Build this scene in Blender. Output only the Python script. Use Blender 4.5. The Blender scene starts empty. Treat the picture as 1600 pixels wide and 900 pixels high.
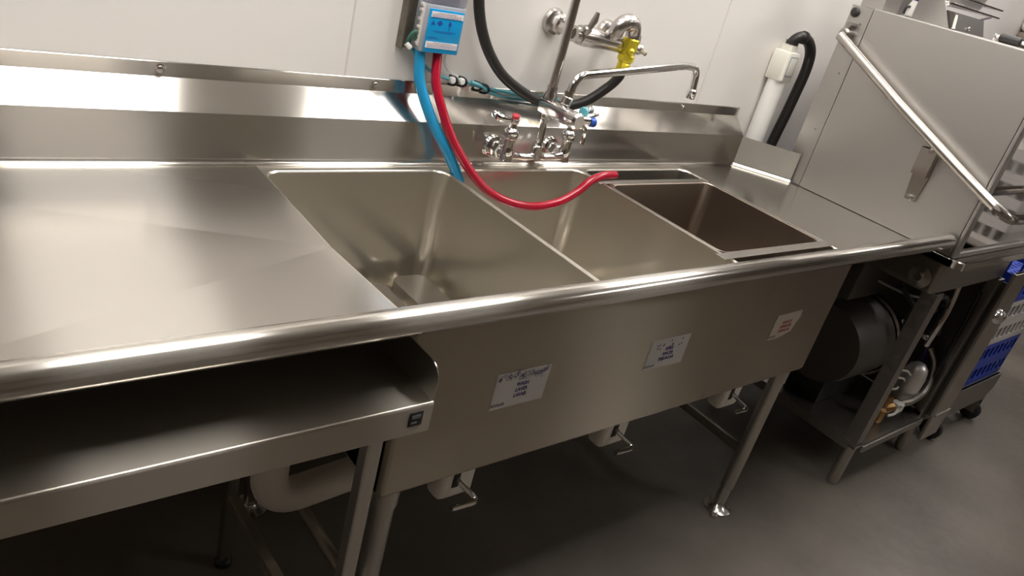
import bpy, bmesh, math, random
from mathutils import Vector, Matrix, noise
random.seed(4)
PI = math.pi
C = bpy.context.scene.collection

# ------------------------------------------------------------------ materials
def mat(name, col, rough=.5, metal=0., bump=0., bscale=(60, 60, 60), rvar=0., cvar=0., cscale=8, emit=None, alpha=1., trans=0., spec=None, col2=None, brush=None, aniso=.8, broad=.32, haze=None):
    m = bpy.data.materials.new(name); m.use_nodes = True
    nt = m.node_tree; b = nt.nodes['Principled BSDF']
    b.inputs['Base Color'].default_value = (*col, 1); b.inputs['Roughness'].default_value = rough
    b.inputs['Metallic'].default_value = metal; b.inputs['Alpha'].default_value = alpha
    b.inputs['Transmission Weight'].default_value = trans
    if spec is not None: b.inputs['Specular IOR Level'].default_value = spec
    if haze:   # scoured steel: a sharp lobe under a wide one
        gl = nt.nodes.new('ShaderNodeBsdfAnisotropic'); gl.inputs['Color'].default_value = (*col, 1); gl.inputs['Roughness'].default_value = haze[0]
        mx = nt.nodes.new('ShaderNodeMixShader'); mx.inputs[0].default_value = haze[1]
        nt.links.new(b.outputs[0], mx.inputs[1]); nt.links.new(gl.outputs[0], mx.inputs[2]); nt.links.new(mx.outputs[0], nt.nodes['Material Output'].inputs['Surface'])
    if brush:
        b.inputs['Anisotropic'].default_value = aniso
        ge = nt.nodes.new('ShaderNodeNewGeometry'); vm = nt.nodes.new('ShaderNodeVectorMath'); vm.operation = 'CROSS_PRODUCT'; vm.inputs[1].default_value = brush
        nt.links.new(ge.outputs['True Normal'], vm.inputs[0]); nt.links.new(vm.outputs[0], b.inputs['Tangent'])
        # broad second lobe across the brushing lines
        gl = nt.nodes.new('ShaderNodeBsdfAnisotropic'); gl.inputs['Color'].default_value = (*col, 1); gl.inputs['Roughness'].default_value = .42; gl.inputs['Anisotropy'].default_value = .84
        cb = nt.nodes.new('ShaderNodeCombineXYZ')
        for i in range(3): cb.inputs[i].default_value = brush[i]
        nt.links.new(cb.outputs[0], gl.inputs['Tangent'])
        mx = nt.nodes.new('ShaderNodeMixShader'); mx.inputs[0].default_value = broad
        nt.links.new(b.outputs[0], mx.inputs[1]); nt.links.new(gl.outputs[0], mx.inputs[2]); nt.links.new(mx.outputs[0], nt.nodes['Material Output'].inputs['Surface'])
    if emit:
        b.inputs['Emission Color'].default_value = (*emit[0], 1); b.inputs['Emission Strength'].default_value = emit[1]
    tc = nt.nodes.new('ShaderNodeTexCoord')
    def nz(scale, detail=4):
        mp = nt.nodes.new('ShaderNodeMapping'); mp.inputs['Scale'].default_value = scale
        nt.links.new(tc.outputs['Object'], mp.inputs['Vector'])
        n = nt.nodes.new('ShaderNodeTexNoise'); n.inputs['Scale'].default_value = 1; n.inputs['Detail'].default_value = detail
        nt.links.new(mp.outputs['Vector'], n.inputs['Vector']); return n
    if bump or rvar:
        n = nz(bscale)
        if bump:
            bp = nt.nodes.new('ShaderNodeBump'); bp.inputs['Strength'].default_value = bump; bp.inputs['Distance'].default_value = .001
            nt.links.new(n.outputs['Fac'], bp.inputs['Height']); nt.links.new(bp.outputs['Normal'], b.inputs['Normal'])
        if rvar:
            mr = nt.nodes.new('ShaderNodeMapRange'); mr.inputs['From Min'].default_value = .3; mr.inputs['From Max'].default_value = .7
            mr.inputs['To Min'].default_value = max(0, rough - rvar); mr.inputs['To Max'].default_value = rough + rvar
            nt.links.new(n.outputs['Fac'], mr.inputs['Value']); nt.links.new(mr.outputs['Result'], b.inputs['Roughness'])
    if cvar:
        n = nz((cscale,) * 3, 6); r = nt.nodes.new('ShaderNodeValToRGB')
        c2 = col2 or tuple(min(1, c * (1 + cvar)) for c in col)
        r.color_ramp.elements[0].color = (*[c * (1 - cvar) for c in col], 1); r.color_ramp.elements[0].position = .3
        r.color_ramp.elements[1].color = (*c2, 1); r.color_ramp.elements[1].position = .72
        nt.links.new(n.outputs['Fac'], r.inputs['Fac']); nt.links.new(r.outputs['Color'], b.inputs['Base Color'])
    return m
STC = (.60, .57, .525)
BX, BY, BZ = (1, 0, 0), (0, 1, 0), (0, 0, 1)
steel = mat('brushed_steel', STC, .27, 1, 0, (5, 220, 220), 0, brush=BX)
steel_rim = mat('rolled_rim_steel', STC, .15, 1, brush=BX, aniso=.6, broad=.22)
steel_stand = mat('stand_steel', (.54, .50, .44), .2, 1, brush=BX, aniso=.7, broad=.34)
steel_slant = mat('side_splash_steel', (.56, .54, .50), .22, 1, brush=(.605, -.796, 0), aniso=.7, broad=.10)
pan_dark = mat('dark_pan_steel', (.34, .29, .245), .3, 1)  # darker, browner steel for the basin
apron_steel_dimmed = mat('apron_steel_dimmed', (.45, .395, .325), .25, 1, brush=BX, aniso=.8, broad=.28)  # sink steel darkened and browned: the dim floor reflection put into the colour
steel_y = mat('brushed_steel_across', STC, .27, 1, 0, (220, 5, 220), 0, brush=BY)
steel_z = mat('brushed_steel_upright', STC, .27, 1, 0, (220, 220, 5), 0, brush=BZ)
steel_deck = mat('drainboard_steel', STC, .18, 1, 0, brush=BX, aniso=.85, broad=.27)
steel_splash = mat('polished_brushed_steel', STC, .13, 1, 0, (4, 220, 220), 0, brush=BX, aniso=.75, broad=.30)
steel_bowl = mat('sink_bowl_steel', (.65, .615, .555), .17, 1, 0, (7, 7, 3), .03, haze=(.44, .45))
steel_pan = mat('pan_steel', (.60, .57, .52), .14, 1, haze=(.4, .3))
steel_hood = mat('satin_hood_steel', (.47, .45, .43), .42, 1, 0, (160, 160, 4), 0)
steel_door = mat('polished_door_steel', (.58, .55, .52), .06, 1, 0, (160, 160, 4), 0)
steel_dark = mat('dull_machine_steel', (.36, .335, .31), .4, 1, .03, (60, 60, 60), .08)
chrome = mat('chrome', (.78, .77, .76), .07, 1)
chrome_worn = mat('worn_chrome', (.68, .65, .63), .2, 1)
brass = mat('yellow_brass', (.78, .64, .05), .3, .55)
chrome_old = mat('dull_old_chrome', (.56, .53, .51), .27, 1)
brass_old = mat('old_brass', (.36, .22, .09), .4, 1)
wallm = mat('white_wall_panel', (.81, .778, .742), .33, 0, .12, (140, 140, 140), .03, spec=.35)
seamm = mat('wall_seam', (.70, .66, .62), .4)
paintm = mat('room_paint', (.17, .135, .10), .6)
brickm = mat('red_brown_paint', (.16, .085, .06), .6)
ceilm = mat('ceiling_tile', (.72, .70, .67), .8, bump=.3, bscale=(90, 90, 90))
floorm = mat('sealed_concrete', (.112, .096, .080), .45, 0, .15, (30, 30, 30), .08, .22, 2.2, col2=(.165, .145, .122))
rubber = mat('black_rubber', (.02, .018, .017), .42)
bluehose = mat('blue_hose', (.015, .27, .52), .3)
redhose = mat('red_hose', (.36, .006, .025), .2)
teal = mat('teal_tubing', (.12, .42, .50), .22)
clear = mat('clear_tubing', (.75, .78, .78), .2, alpha=.35)
bluep = mat('blue_plate', (.005, .29, .62), .25)
bluedk = mat('dark_blue_print', (.01, .08, .36), .4)
navy = mat('navy_ink', (.05, .05, .26), .6)
redink = mat('red_ink', (.42, .12, .10), .6)
greyink = mat('grey_ink', (.20, .20, .22), .6)
paper = mat('white_label', (.80, .79, .80), .45)
paper_worn = mat('worn_label', (.60, .54, .48), .5)
greyplastic = mat('grey_plastic', (.36, .38, .42), .35)
clearbox = mat('smoky_plastic', (.42, .42, .50), .2, alpha=.55)
whitep = mat('white_plastic', (.80, .79, .75), .35)
ivoryp = mat('ivory_plastic', (.76, .74, .66), .35)
pvc = mat('white_pvc', (.82, .79, .72), .4)
green = mat('green_tubing', (.05, .16, .11), .3)
purple = mat('purple_plastic', (.05, .02, .16), .3)
rackblue = mat('blue_rack_plastic', (.012, .05, .42), .4)
rackgrey = mat('grey_rack_plastic', (.56, .54, .52), .5)
black = mat('black_plastic', (.012, .012, .013), .5)
redbtn = mat('red_button', (.55, .05, .07), .35)
bluebtn = mat('blue_button', (.02, .08, .40), .35)
darkpaint = mat('dark_grey_metal', (.11, .10, .09), .4, .6)
motorpaint = mat('grey_motor_paint', (.10, .09, .08), .5, .2)
alum = mat('cast_aluminium', (.72, .70, .69), .38, .7)
brownp = mat('taupe_plastic', (.20, .16, .13), .45)
lamp_m = mat('lamp_diffuser', (.9, .9, .88), .5, emit=((1., .965, .925), 10.))
lampframe = mat('lamp_frame', (.75, .75, .74), .5)

WN = (apron_steel_dimmed, steel_rim, steel_stand, steel_slant, steel, steel_y, steel_z, steel_deck, steel_splash, steel_bowl, steel_hood, steel_door, steel_dark)
# ------------------------------------------------------------------ geometry helpers
def NB(): return bmesh.new()
def box(bm, x0, y0, z0, x1, y1, z1, bev=0., seg=2):
    if x1 < x0: x0, x1 = x1, x0
    if y1 < y0: y0, y1 = y1, y0
    if z1 < z0: z0, z1 = z1, z0
    vs = [bm.verts.new(p) for p in ((x0, y0, z0), (x1, y0, z0), (x1, y1, z0), (x0, y1, z0), (x0, y0, z1), (x1, y0, z1), (x1, y1, z1), (x0, y1, z1))]
    fs = [bm.faces.new([vs[i] for i in q]) for q in ((3, 2, 1, 0), (4, 5, 6, 7), (0, 1, 5, 4), (1, 2, 6, 5), (2, 3, 7, 6), (3, 0, 4, 7))]
    if bev:
        es = list({e for f in fs for e in f.edges})
        bmesh.ops.bevel(bm, geom=es, offset=bev, segments=seg, profile=.5, affect='EDGES')
    return bm
def spline(pts, n=8):
    P = [Vector(p) for p in pts]; out = []
    for i in range(len(P) - 1):
        a = P[i - 1] if i else P[0] * 2 - P[1]; b, c = P[i], P[i + 1]; d = P[i + 2] if i + 2 < len(P) else P[-1] * 2 - P[-2]
        for k in range(n):
            t = k / n
            out.append(.5 * ((2 * b) + (c - a) * t + (2 * a - 5 * b + 4 * c - d) * t * t + (3 * b - a - 3 * c + d) * t ** 3))
    out.append(P[-1]); return out
def fillet(pts, r, n=6):
    P = [Vector(p) for p in pts]; out = [P[0]]
    for i in range(1, len(P) - 1):
        a, b, c = P[i - 1], P[i], P[i + 1]
        u = (a - b).normalized(); v = (c - b).normalized(); ang = u.angle(v)
        d = min(r / math.tan(ang / 2), (a - b).length * .49, (c - b).length * .49)
        p, q = b + u * d, b + v * d
        for k in range(n + 1):
            t = k / n; out.append((1 - t) ** 2 * p + 2 * t * (1 - t) * b + t * t * q)
    out.append(P[-1]); return out
def tube(bm, pts, r, seg=12, cap=True, hollow=None):
    P = [Vector(p) for p in pts]; N = len(P); rs = r if isinstance(r, (list, tuple)) else [r] * N
    T = [(P[min(i + 1, N - 1)] - P[max(i - 1, 0)]).normalized() for i in range(N)]
    up = Vector((0, 0, 1)) if abs(T[0].z) < .9 else Vector((0, 1, 0))
    u = T[0].cross(up).normalized(); rings = []
    for i in range(N):
        u = (u - T[i] * u.dot(T[i])).normalized(); v = T[i].cross(u)
        rings.append([bm.verts.new(P[i] + (u * math.cos(2 * PI * k / seg) + v * math.sin(2 * PI * k / seg)) * rs[i]) for k in range(seg)])
    for i in range(N - 1):
        for k in range(seg):
            bm.faces.new((rings[i][k], rings[i][(k + 1) % seg], rings[i + 1][(k + 1) % seg], rings[i + 1][k]))
    if cap: bm.faces.new(rings[0][::-1]); bm.faces.new(rings[-1])
    return bm
def lathe(bm, prof, o, d, seg=20, flat=1.):
    """prof: (radius, height) along direction d from o"""
    o = Vector(o); d = Vector(d).normalized(); up = Vector((0, 0, 1)) if abs(d.z) < .9 else Vector((1, 0, 0))
    u = d.cross(up).normalized(); v = d.cross(u); R = []
    for r, h in prof:
        R.append([bm.verts.new(o + d * h + (u * math.cos(2 * PI * k / seg) + v * math.sin(2 * PI * k / seg) * flat) * max(r, 1e-5)) for k in range(seg)])
    for i in range(len(R) - 1):
        for k in range(seg): bm.faces.new((R[i][k], R[i][(k + 1) % seg], R[i + 1][(k + 1) % seg], R[i + 1][k]))
    bm.faces.new(R[0][::-1]); bm.faces.new(R[-1]); return bm
def prism(bm, poly, ext):
    e = Vector(ext); a = [bm.verts.new(p) for p in poly]; b = [bm.verts.new(Vector(p) + e) for p in poly]; n = len(a)
    bm.faces.new(a[::-1]); bm.faces.new(b)
    for i in range(n): bm.faces.new((a[i], a[(i + 1) % n], b[(i + 1) % n], b[i]))
    return bm
def sweepx(bm, prof, x0, x1, thick=0):
    """open profile of (y,z) swept along x"""
    a = [bm.verts.new((x0, y, z)) for y, z in prof]; b = [bm.verts.new((x1, y, z)) for y, z in prof]
    for i in range(len(a) - 1): bm.faces.new((a[i], b[i], b[i + 1], a[i + 1]))
    return bm
def rrect(x0, y0, x1, y1, r, n=6):
    out = []
    for cx, cy, a in ((x1 - r, y1 - r, 0), (x0 + r, y1 - r, 90), (x0 + r, y0 + r, 180), (x1 - r, y0 + r, 270)):
        for k in range(n + 1):
            t = math.radians(a + 90 * k / n); out.append((cx + r * math.cos(t), cy + r * math.sin(t)))
    return out
def loft(bm, loops, capa=False, capb=False):
    R = [[bm.verts.new(p) for p in L] for L in loops]; n = len(R[0])
    for i in range(len(R) - 1):
        for k in range(n): bm.faces.new((R[i][k], R[i][(k + 1) % n], R[i + 1][(k + 1) % n], R[i + 1][k]))
    if capa: bm.faces.new(R[0][::-1])
    if capb: bm.faces.new(R[-1])
    return bm
def wloc(o):
    v = Vector((0, 0, 0))
    while o: v += o.location; o = o.parent
    return v
def obj(name, bm, m, parent=None, label=None, smooth=35, recalc=True, solid=0, bevel=0):
    if recalc: bmesh.ops.recalc_face_normals(bm, faces=bm.faces)
    if parent: bmesh.ops.translate(bm, verts=bm.verts, vec=-wloc(parent))
    me = bpy.data.meshes.new(name); bm.to_mesh(me); bm.free()
    for p in me.polygons: p.use_smooth = True
    me.set_sharp_from_angle(angle=math.radians(smooth))
    me.materials.append(m); o = bpy.data.objects.new(name, me); C.objects.link(o)
    if solid:
        s = o.modifiers.new('sheet', 'SOLIDIFY'); s.thickness = solid; s.offset = -1
    if m in WN:
        wn = o.modifiers.new('weighted', 'WEIGHTED_NORMAL'); wn.keep_sharp = True; wn.weight = 100
    if parent: o.parent = parent
    if label: o['label'] = label
    return o
def text(name, body, size, loc, m, parent, normal='-y', align='CENTER', bold=0., squash=1.):
    cu = bpy.data.curves.new('t', 'FONT'); cu.body = body; cu.size = size; cu.align_x = align; cu.align_y = 'CENTER'; cu.extrude = .00015; cu.offset = bold; cu.space_line = .85
    t = bpy.data.objects.new('t', cu); C.objects.link(t)
    dg = bpy.context.evaluated_depsgraph_get(); me = bpy.data.meshes.new_from_object(t.evaluated_get(dg))
    bpy.data.objects.remove(t); bpy.data.curves.remove(cu)
    bm = NB(); bm.from_mesh(me); bpy.data.meshes.remove(me)
    bmesh.ops.scale(bm, vec=(squash, 1, 1), verts=bm.verts)
    bmesh.ops.rotate(bm, cent=(0, 0, 0), matrix=Matrix.Rotation(PI / 2, 3, 'X'), verts=bm.verts)
    bmesh.ops.translate(bm, vec=loc, verts=bm.verts)
    return obj(name, bm, m, parent, recalc=False)
def tag(o, label, cat, group=None):
    o['label'] = label; o['category'] = cat
    if group: o['group'] = group
    return o
def thing(name, label, cat, loc, group=None):
    o = bpy.data.objects.new(name, None); C.objects.link(o); o.location = loc; o.empty_display_size = .05
    return tag(o, label, cat, group)
def dup(root, off, label, group=None):
    r = root.copy(); C.objects.link(r); r.location = root.location + Vector(off); r['label'] = label
    if group: r['group'] = group
    def rec(src, dst):
        for ch in list(src.children):
            c = ch.copy(); C.objects.link(c); c.parent = dst; rec(ch, c)
    rec(root, r); return r
def struct(name, bm, m, **k):
    o = obj(name, bm, m, **k); o['kind'] = 'structure'; return o

# ------------------------------------------------------------------ room
WY = .056                     # face of the back wall
H = 2.7
b = NB(); box(b, -2.6, -4.2, -.1, 8.2, WY + .1, 0); struct('floor', b, floorm)
b = NB(); box(b, -2.6, -4.2, H, 8.2, WY + .1, H + .1); struct('ceiling', b, ceilm)
b = NB(); box(b, -2.6, WY, 0, 8.2, WY + .1, H); struct('wall_back', b, wallm)
b = NB(); box(b, -2.7, -4.2, 0, -2.6, WY + .1, H); struct('wall_left', b, paintm)
b = NB(); box(b, 8.2, -4.2, 0, 8.3, WY + .1, H); struct('wall_right', b, brickm)
b = NB(); box(b, -2.6, -4.3, 0, 8.2, -4.2, H); struct('wall_front', b, paintm)
for i, x in enumerate((.206, 1.437, 2.668)):
    b = NB(); box(b, x - .0022, WY - .0012, 1.02, x + .0022, WY + .002, H); struct('trim_%d' % (i + 1), b, seamm)

# ceiling troffers
k = 0
LX = (-1.10, .065, 1.235, 2.50, 3.6, 4.9)
for ly, row in ((-.62, 'above the sink'), (-2.9, 'behind the photographer')):
    for x in LX:
        if row.startswith('behind') != (x == 3.6): continue
        t = thing('ceiling_light', 'white square-edged ceiling light panel ' + row + {-1.10: ', at the left end of the row', .065: ', over the left drainboard', 1.235: ', over the right bowl', 2.50: ', over the dishwasher', 3.6: ', towards the right', 4.9: ', past the dishwasher'}[x], 'ceiling light', (x, ly, H), 'ceiling light panels')
        b = NB()
        for q in ((-.31, -.61, .31, -.58), (-.31, .58, .31, .61), (-.31, -.58, -.285, .58), (.285, -.58, .31, .58)):
            box(b, x + q[0], ly + q[1], H - .02, x + q[2], ly + q[3], H - .001)
        obj('frame', b, lampframe, t)
        b = NB(); box(b, x - .285, ly - .58, H - .012, x + .285, ly + .58, H - .002); obj('diffuser', b, lamp_m, t)

# ------------------------------------------------------------------ three-compartment sink
ZD = .90
X0, X1, X2, X3 = 0., .4545, .911, 1.3685
XL, XR = -.92, 1.7998           # ends of the counter
YB, YF = -.036, -.648          # bowl back and front edges
sink = thing('compartment_sink', 'long stainless three-bowl scullery sink with drainboards and backsplash along the white wall', 'sink', (.68, -.35, 0))
# left drainboard, cross-creased towards the bowls
b = NB()
yb, yf = -.012, -.664
v = {n: b.verts.new(p) for n, p in dict(lb=(XL, yb, ZD), lf=(XL, yf, ZD), cb=(-.80, yb, ZD), cf=(-.80, yf, ZD), hub=(X0, -.364, ZD - .011), rb=(X0, yb, ZD), rf=(X0, yf, ZD)).items()}
for q in (('lb', 'lf', 'cf', 'cb'), ('cb', 'cf', 'hub'), ('cb', 'hub', 'rb'), ('hub', 'cf', 'rf')):
    b.faces.new([v[n] for n in q])
obj('left_drainboard', b, steel_deck, sink, smooth=.1)
# right drainboard, cut off slantwise at its back right corner
b = NB()
pts = [(X3, yb), (X3, yf), (XR, yf), (XR, -.168), (1.673, yb)]
b.faces.new([b.verts.new((x, y, ZD)) for x, y in pts]); obj('right_drainboard', b, steel_deck, sink, smooth=5)
# the bowls: rim, walls, coved bottom
bowls = []
for i, (xa, xb) in enumerate(((X0, X1), (X1, X2), (X2, X3))):
    b = NB(); g = .0015
    L = lambda ins, r, z: [(x, y, z) for x, y in rrect(xa + g + ins, YF + g + ins, xb - g - ins, YB - g - ins, r)]
    loops = [L(0, .034, ZD), L(.0015, .034, ZD - .0015), L(.003, .034, ZD - .004), L(.004, .034, ZD - .3), L(.008, .034, ZD - .32), L(.02, .03, ZD - .335), L(.036, .02, ZD - .340)]
    loft(b, loops, capb=True); n = len(loops[0])
    # rim to the straight edges of this bowl's opening
    b.verts.ensure_lookup_table(); rim = [b.verts[j] for j in range(n)]
    ya, yc = yf, yb
    cor = [b.verts.new(p) for p in ((xb, yc, ZD), (xa, yc, ZD), (xa, ya, ZD), (xb, ya, ZD))]
    for c in range(4):
        for j in range(6): b.faces.new((rim[c * 7 + j], cor[c], rim[c * 7 + j + 1]))
        b.faces.new((rim[c * 7 + 6], cor[c], cor[(c + 1) % 4], rim[(c * 7 + 7) % n]))
    if i == 0:   # the drainboard sags to the middle of this edge so that water runs in
        bmesh.ops.bisect_plane(b, geom=b.verts[:] + b.edges[:] + b.faces[:], plane_co=(0, -.364, 0), plane_no=(0, 1, 0))
        for q in b.verts:
            if abs(q.co.y + .364) < 1e-4 and q.co.x < .02 and q.co.z > ZD - .02: q.co.z -= .011
    o = obj('bowl', b, steel_bowl, sink, smooth=28); bowls.append(o)
    cx, cy = (xa + xb) / 2, -.345
    b = NB(); lathe(b, [(.055, 0), (.055, .002), (.044, .003), (.040, -.004), (.012, -.004)], (cx, cy, ZD - .3405), (0, 0, 1), 28); obj('drain', b, chrome_worn, o)
# apron: the outside of the bowl block
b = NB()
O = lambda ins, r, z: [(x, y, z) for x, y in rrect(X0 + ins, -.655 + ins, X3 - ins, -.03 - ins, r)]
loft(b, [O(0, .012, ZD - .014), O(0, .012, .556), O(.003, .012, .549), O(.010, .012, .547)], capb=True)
obj('apron', b, apron_steel_dimmed, sink, smooth=30)
# rolled front rim
b = NB(); ry, rz, rr = -.7035, .9455, .0215
prof = [(yf, ZD), (-.668, ZD + .003)]
for k in range(19):
    a = math.radians(55 + 0 - k * (-0) ) if 0 else math.radians(20 + k * 13.6)
    prof.append((ry + rr * math.cos(a), rz + rr * math.sin(a)))
prof += [(ry + rr * math.cos(math.radians(275)), rz - rr - .0), (-.69, .9236), (-.657, .905), (-.656, .893)]
sweepx(b, prof, XL, 1.785)
# end cap of the roll
b.faces.new([b.verts.new((1.785, ry + rr * math.cos(2 * PI * k / 24), rz + rr * math.sin(2 * PI * k / 24))) for k in range(24)])
obj('rolled_rim', b, steel_rim, sink, smooth=60)
# backsplash
b = NB()
prof = [(-.012, ZD)]
for k in range(1, 7):
    a = math.radians(90 * k / 6); prof.append((-.012 + .012 * math.sin(a), ZD + .012 - .012 * math.cos(a)))
prof += [(0, 1.002), (.0008, 1.0035), (.0508, 1.0535), (.0515, 1.055), (.0515, 1.081), (.0525, 1.0825), (.0545, 1.0825)]
sweepx(b, prof, XL, 1.673)
# closed right end
b.faces.new([b.verts.new(p) for p in ((1.673, 0, ZD + .005), (1.673, 0, 1.002), (1.673, .0508, 1.0535), (1.673, .0545, 1.0825), (1.673, .0545, ZD + .005))])
splash = obj('backsplash', b, steel_splash, sink, smooth=30)
for x in (-.1756, .2813, 1.3744, -.62):
    b = NB(); lathe(b, [(.009, 0), (.009, .002), (.0062, .0025), (.0058, .006), (.003, .0075)], (x, .0515, 1.069), (0, -1, 0), 12); obj('screw', b, chrome_worn, splash)
# slanted side splash at the right end
b = NB()
p0 = Vector((1.673, 0, 0)); p1 = Vector((1.793, -.158, 0)); d = (p1 - p0).normalized(); nn = Vector((d.y, -d.x, 0))
if nn.y > 0: nn = -nn
rows = []
for s in (0., 1.):
    q = p0.lerp(p1, s)
    rows.append([q + nn * .012 + Vector((0, 0, ZD)), q + nn * .0035 + Vector((0, 0, ZD + .0035)), q + Vector((0, 0, ZD + .012)), q + Vector((0, 0, 1.0))])
va = [b.verts.new(p) for p in rows[0]]; vb = [b.verts.new(p) for p in rows[1]]
for i in range(3): b.faces.new((va[i], vb[i], vb[i + 1], va[i + 1]))
obj('side_splash', b, steel_slant, sink, smooth=20, solid=.002)
# legs, feet and rails
for lx, ly in ((.048, -.612), (1.338, -.612), (.048, -.075), (1.338, -.075)):
    b = NB(); tube(b, [(lx, ly, .09), (lx, ly, .549)], .0205, 20); lathe(b, [(.024, 0), (.024, .05), (.0205, .055)], (lx, ly, .49), (0, 0, 1), 20)
    leg = obj('leg', b, steel_z, sink)
    b = NB(); lathe(b, [(.044, .001), (.044, .006), (.026, .012), (.0175, .022), (.0175, .1)], (lx, ly, 0), (0, 0, 1), 20)
    for a in (25, 205): 
        lathe(b, [(.012, .001), (.012, .007)], (lx + .052 * math.cos(math.radians(a)), ly + .05 * math.sin(math.radians(a)), 0), (0, 0, 1), 12)
    obj('foot', b, chrome_worn, leg)
for lx in (.048, 1.338):
    b = NB(); tube(b, [(lx, -.612, .225), (lx, -.075, .225)], .014, 14); obj('side_rail', b, steel_y, sink)
b = NB(); tube(b, [(.048, -.075, .225), (1.338, -.075, .225)], .014, 14); obj('rear_rail', b, steel, sink)
# drain outlets with lever handles under the apron
for i, cx in enumerate((.222, .678, 1.139)):
    b = NB(); lathe(b, [(.05, 0), (.05, .02), (.03, .03), (.028, .08)], (cx, -.345, .547), (0, 0, -1), 20); o = obj('drain_outlet', b, chrome_worn, sink)
    b = NB(); tube(b, fillet([(cx, -.345, .48), (cx, -.345, .41), (cx, -.08, .40)], .04), .024, 16); obj('drain_pipe', b, pvc, o)
    t = obj('lever_valve', box(box(NB(), cx - .042, -.605, .428, cx + .048, -.555, .535, .016, 3), cx - .02, -.56, .475, cx + .03, -.36, .52, .006), pvc, sink, label='white valve body with a steel lever')
    b = NB(); tube(b, fillet([(cx - .004, -.59, .488), (cx + .000, -.612, .476), (cx + .022, -.652, .456), (cx - .047, -.655, .464)], .010), .0056, 10); obj('lever', b, chrome, t)
    b = NB(); box(b, cx - .014, -.607, .462, cx + .002, -.6045, .502, .001); obj('slot', b, black, t)

# labels on the apron: WASH, RINSE, SANITIZE
def sticker(x0, x1, z0, z1, pm, ink, lines, name, label, worn):
    yy = -.6552
    b = NB(); prism(b, [(x0, yy, z0), (x1, yy, z0), (x1, yy, z1), (x0, yy, z1)] if not worn else [(x0, yy, z0), (x0 + .045, yy, z0), (x1 - .02, yy, z0 + .014), (x1, yy, z1 - .02), (x1 - .004, yy, z1), (x0 + .004, yy, z1 - .003)], (0, -.0006, 0))
    s = obj(name, b, pm, sink, label=label)
    xc = (x0 + x1) / 2
    for j, w in enumerate(lines): text('lettering', w, .0118, (xc + .002, yy - .0008, z0 + .0475 - j * .0125), ink, s, bold=.00035, squash=.86 if len(w) < 9 else .72)
    text('lettering', 'ECOLAB', .0085, (x0 + .017, yy - .0008, z0 + .0085), greyink, s, bold=.0003)
    text('lettering', '------------------', .006, (x1 - .026, yy - .0008, z0 + .0065), greyink, s) if 0 else None
    return s
def ringmark(b, x, z, r, w, yy):
    n = 10
    a = [b.verts.new((x + r * math.cos(2 * PI * k / n), yy, z + r * math.sin(2 * PI * k / n))) for k in range(n)]
    c = [b.verts.new((x + (r - w) * math.cos(2 * PI * k / n), yy, z + (r - w) * math.sin(2 * PI * k / n))) for k in range(n)]
    for k in range(n): b.faces.new((a[k], a[(k + 1) % n], c[(k + 1) % n], c[k]))
s1 = sticker(.200, .3275, .690, .769, paper, navy, ('WASH', 'LAVER', 'LAVAR'), 'wash_label', 'white paper label with blue lettering WASH on the left of the apron', False)
b = NB(); rng = random.Random(2)
for k in range(46):
    ringmark(b, rng.uniform(.2045, .323), .757 + rng.gauss(0, .0042), rng.uniform(.0022, .0046), .0009, -.6561)
obj('bubble_print', b, navy, s1)
s2 = sticker(.6145, .7435, .693, .769, paper, navy, ('RINSE', 'RINCER', 'ENJUAGAR'), 'rinse_label', 'white paper label with blue lettering RINSE in the middle of the apron', False)
b = NB()
for k in range(13):
    x = rng.uniform(.636, .722); z = .754 + rng.uniform(-.011, .007)
    b.faces.new([b.verts.new((x + dx, -.6561, z + dz)) for dx, dz in ((0, .0042), (-.0019, -.0006), (-.0012, -.0028), (.0012, -.0028), (.0019, -.0006))])
obj('droplet_print', b, navy, s2)
s3 = sticker(1.088, 1.206, .690, .766, paper_worn, redink, ('SANITIZE', 'DESINFECTER', 'DESINFECTAR'), 'sanitize_label', 'worn torn label with red lettering on the right of the apron', True)

# pans lying in the left bowl
def pan(x0, y0, x1, y1, zt, zb, name, label):
    b = NB(); n = 5
    P = lambda ins, r, z: [(x, y, z) for x, y in rrect(x0 + ins, y0 + ins, x1 - ins, y1 - ins, r, n)]
    loft(b, [P(0, .022, zb), P(0, .022, zb + .003), P(.003, .022, zb + .003), P(.005, .022, zt - .0015), P(.0065, .022, zt)], capb=True)
    return tag(obj(name, b, steel_pan, solid=.0012), label, 'pan')
pan(.323, -.56, .424, -.080, .645, .563, 'food_pan', 'narrow upturned stainless pan against the right wall of the left bowl')
pan(.045, -.58, .312, -.078, .634, .563, 'food_pan', 'wide upturned stainless pan lying on the left bowl bottom beside the narrow one')

# slide frame over the right bowl
fr = thing('drop_in_pan', 'deep dark steel pan with flat bright rim bars set into the right sink bowl', 'pan', (1.11, -.35, ZD))
zf = ZD + .0015
b = NB(); box(b, .874, -.585, zf, 1.362, -.557, zf + .003, .0012); obj('front_bar', b, steel, fr)
b = NB(); box(b, .882, -.147, zf, 1.350, -.127, zf + .003, .0012); obj('back_bar', b, steel, fr)
b = NB(); box(b, .889, -.557, zf - .0005, .899, -.147, zf + .003, .001); obj('side_bar', b, steel_y, fr)
b = NB(); box(b, 1.352, -.557, zf - .0005, 1.358, -.147, zf + .003, .001); obj('side_bar', b, steel_y, fr)
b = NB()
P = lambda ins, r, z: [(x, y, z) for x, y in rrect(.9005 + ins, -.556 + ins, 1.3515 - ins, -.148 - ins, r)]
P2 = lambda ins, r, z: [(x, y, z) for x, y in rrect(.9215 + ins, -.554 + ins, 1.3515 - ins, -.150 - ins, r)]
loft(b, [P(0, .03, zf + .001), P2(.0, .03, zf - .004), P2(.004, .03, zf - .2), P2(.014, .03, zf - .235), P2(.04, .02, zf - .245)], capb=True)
obj('basin', b, pan_dark, fr, solid=.0012)

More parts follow.
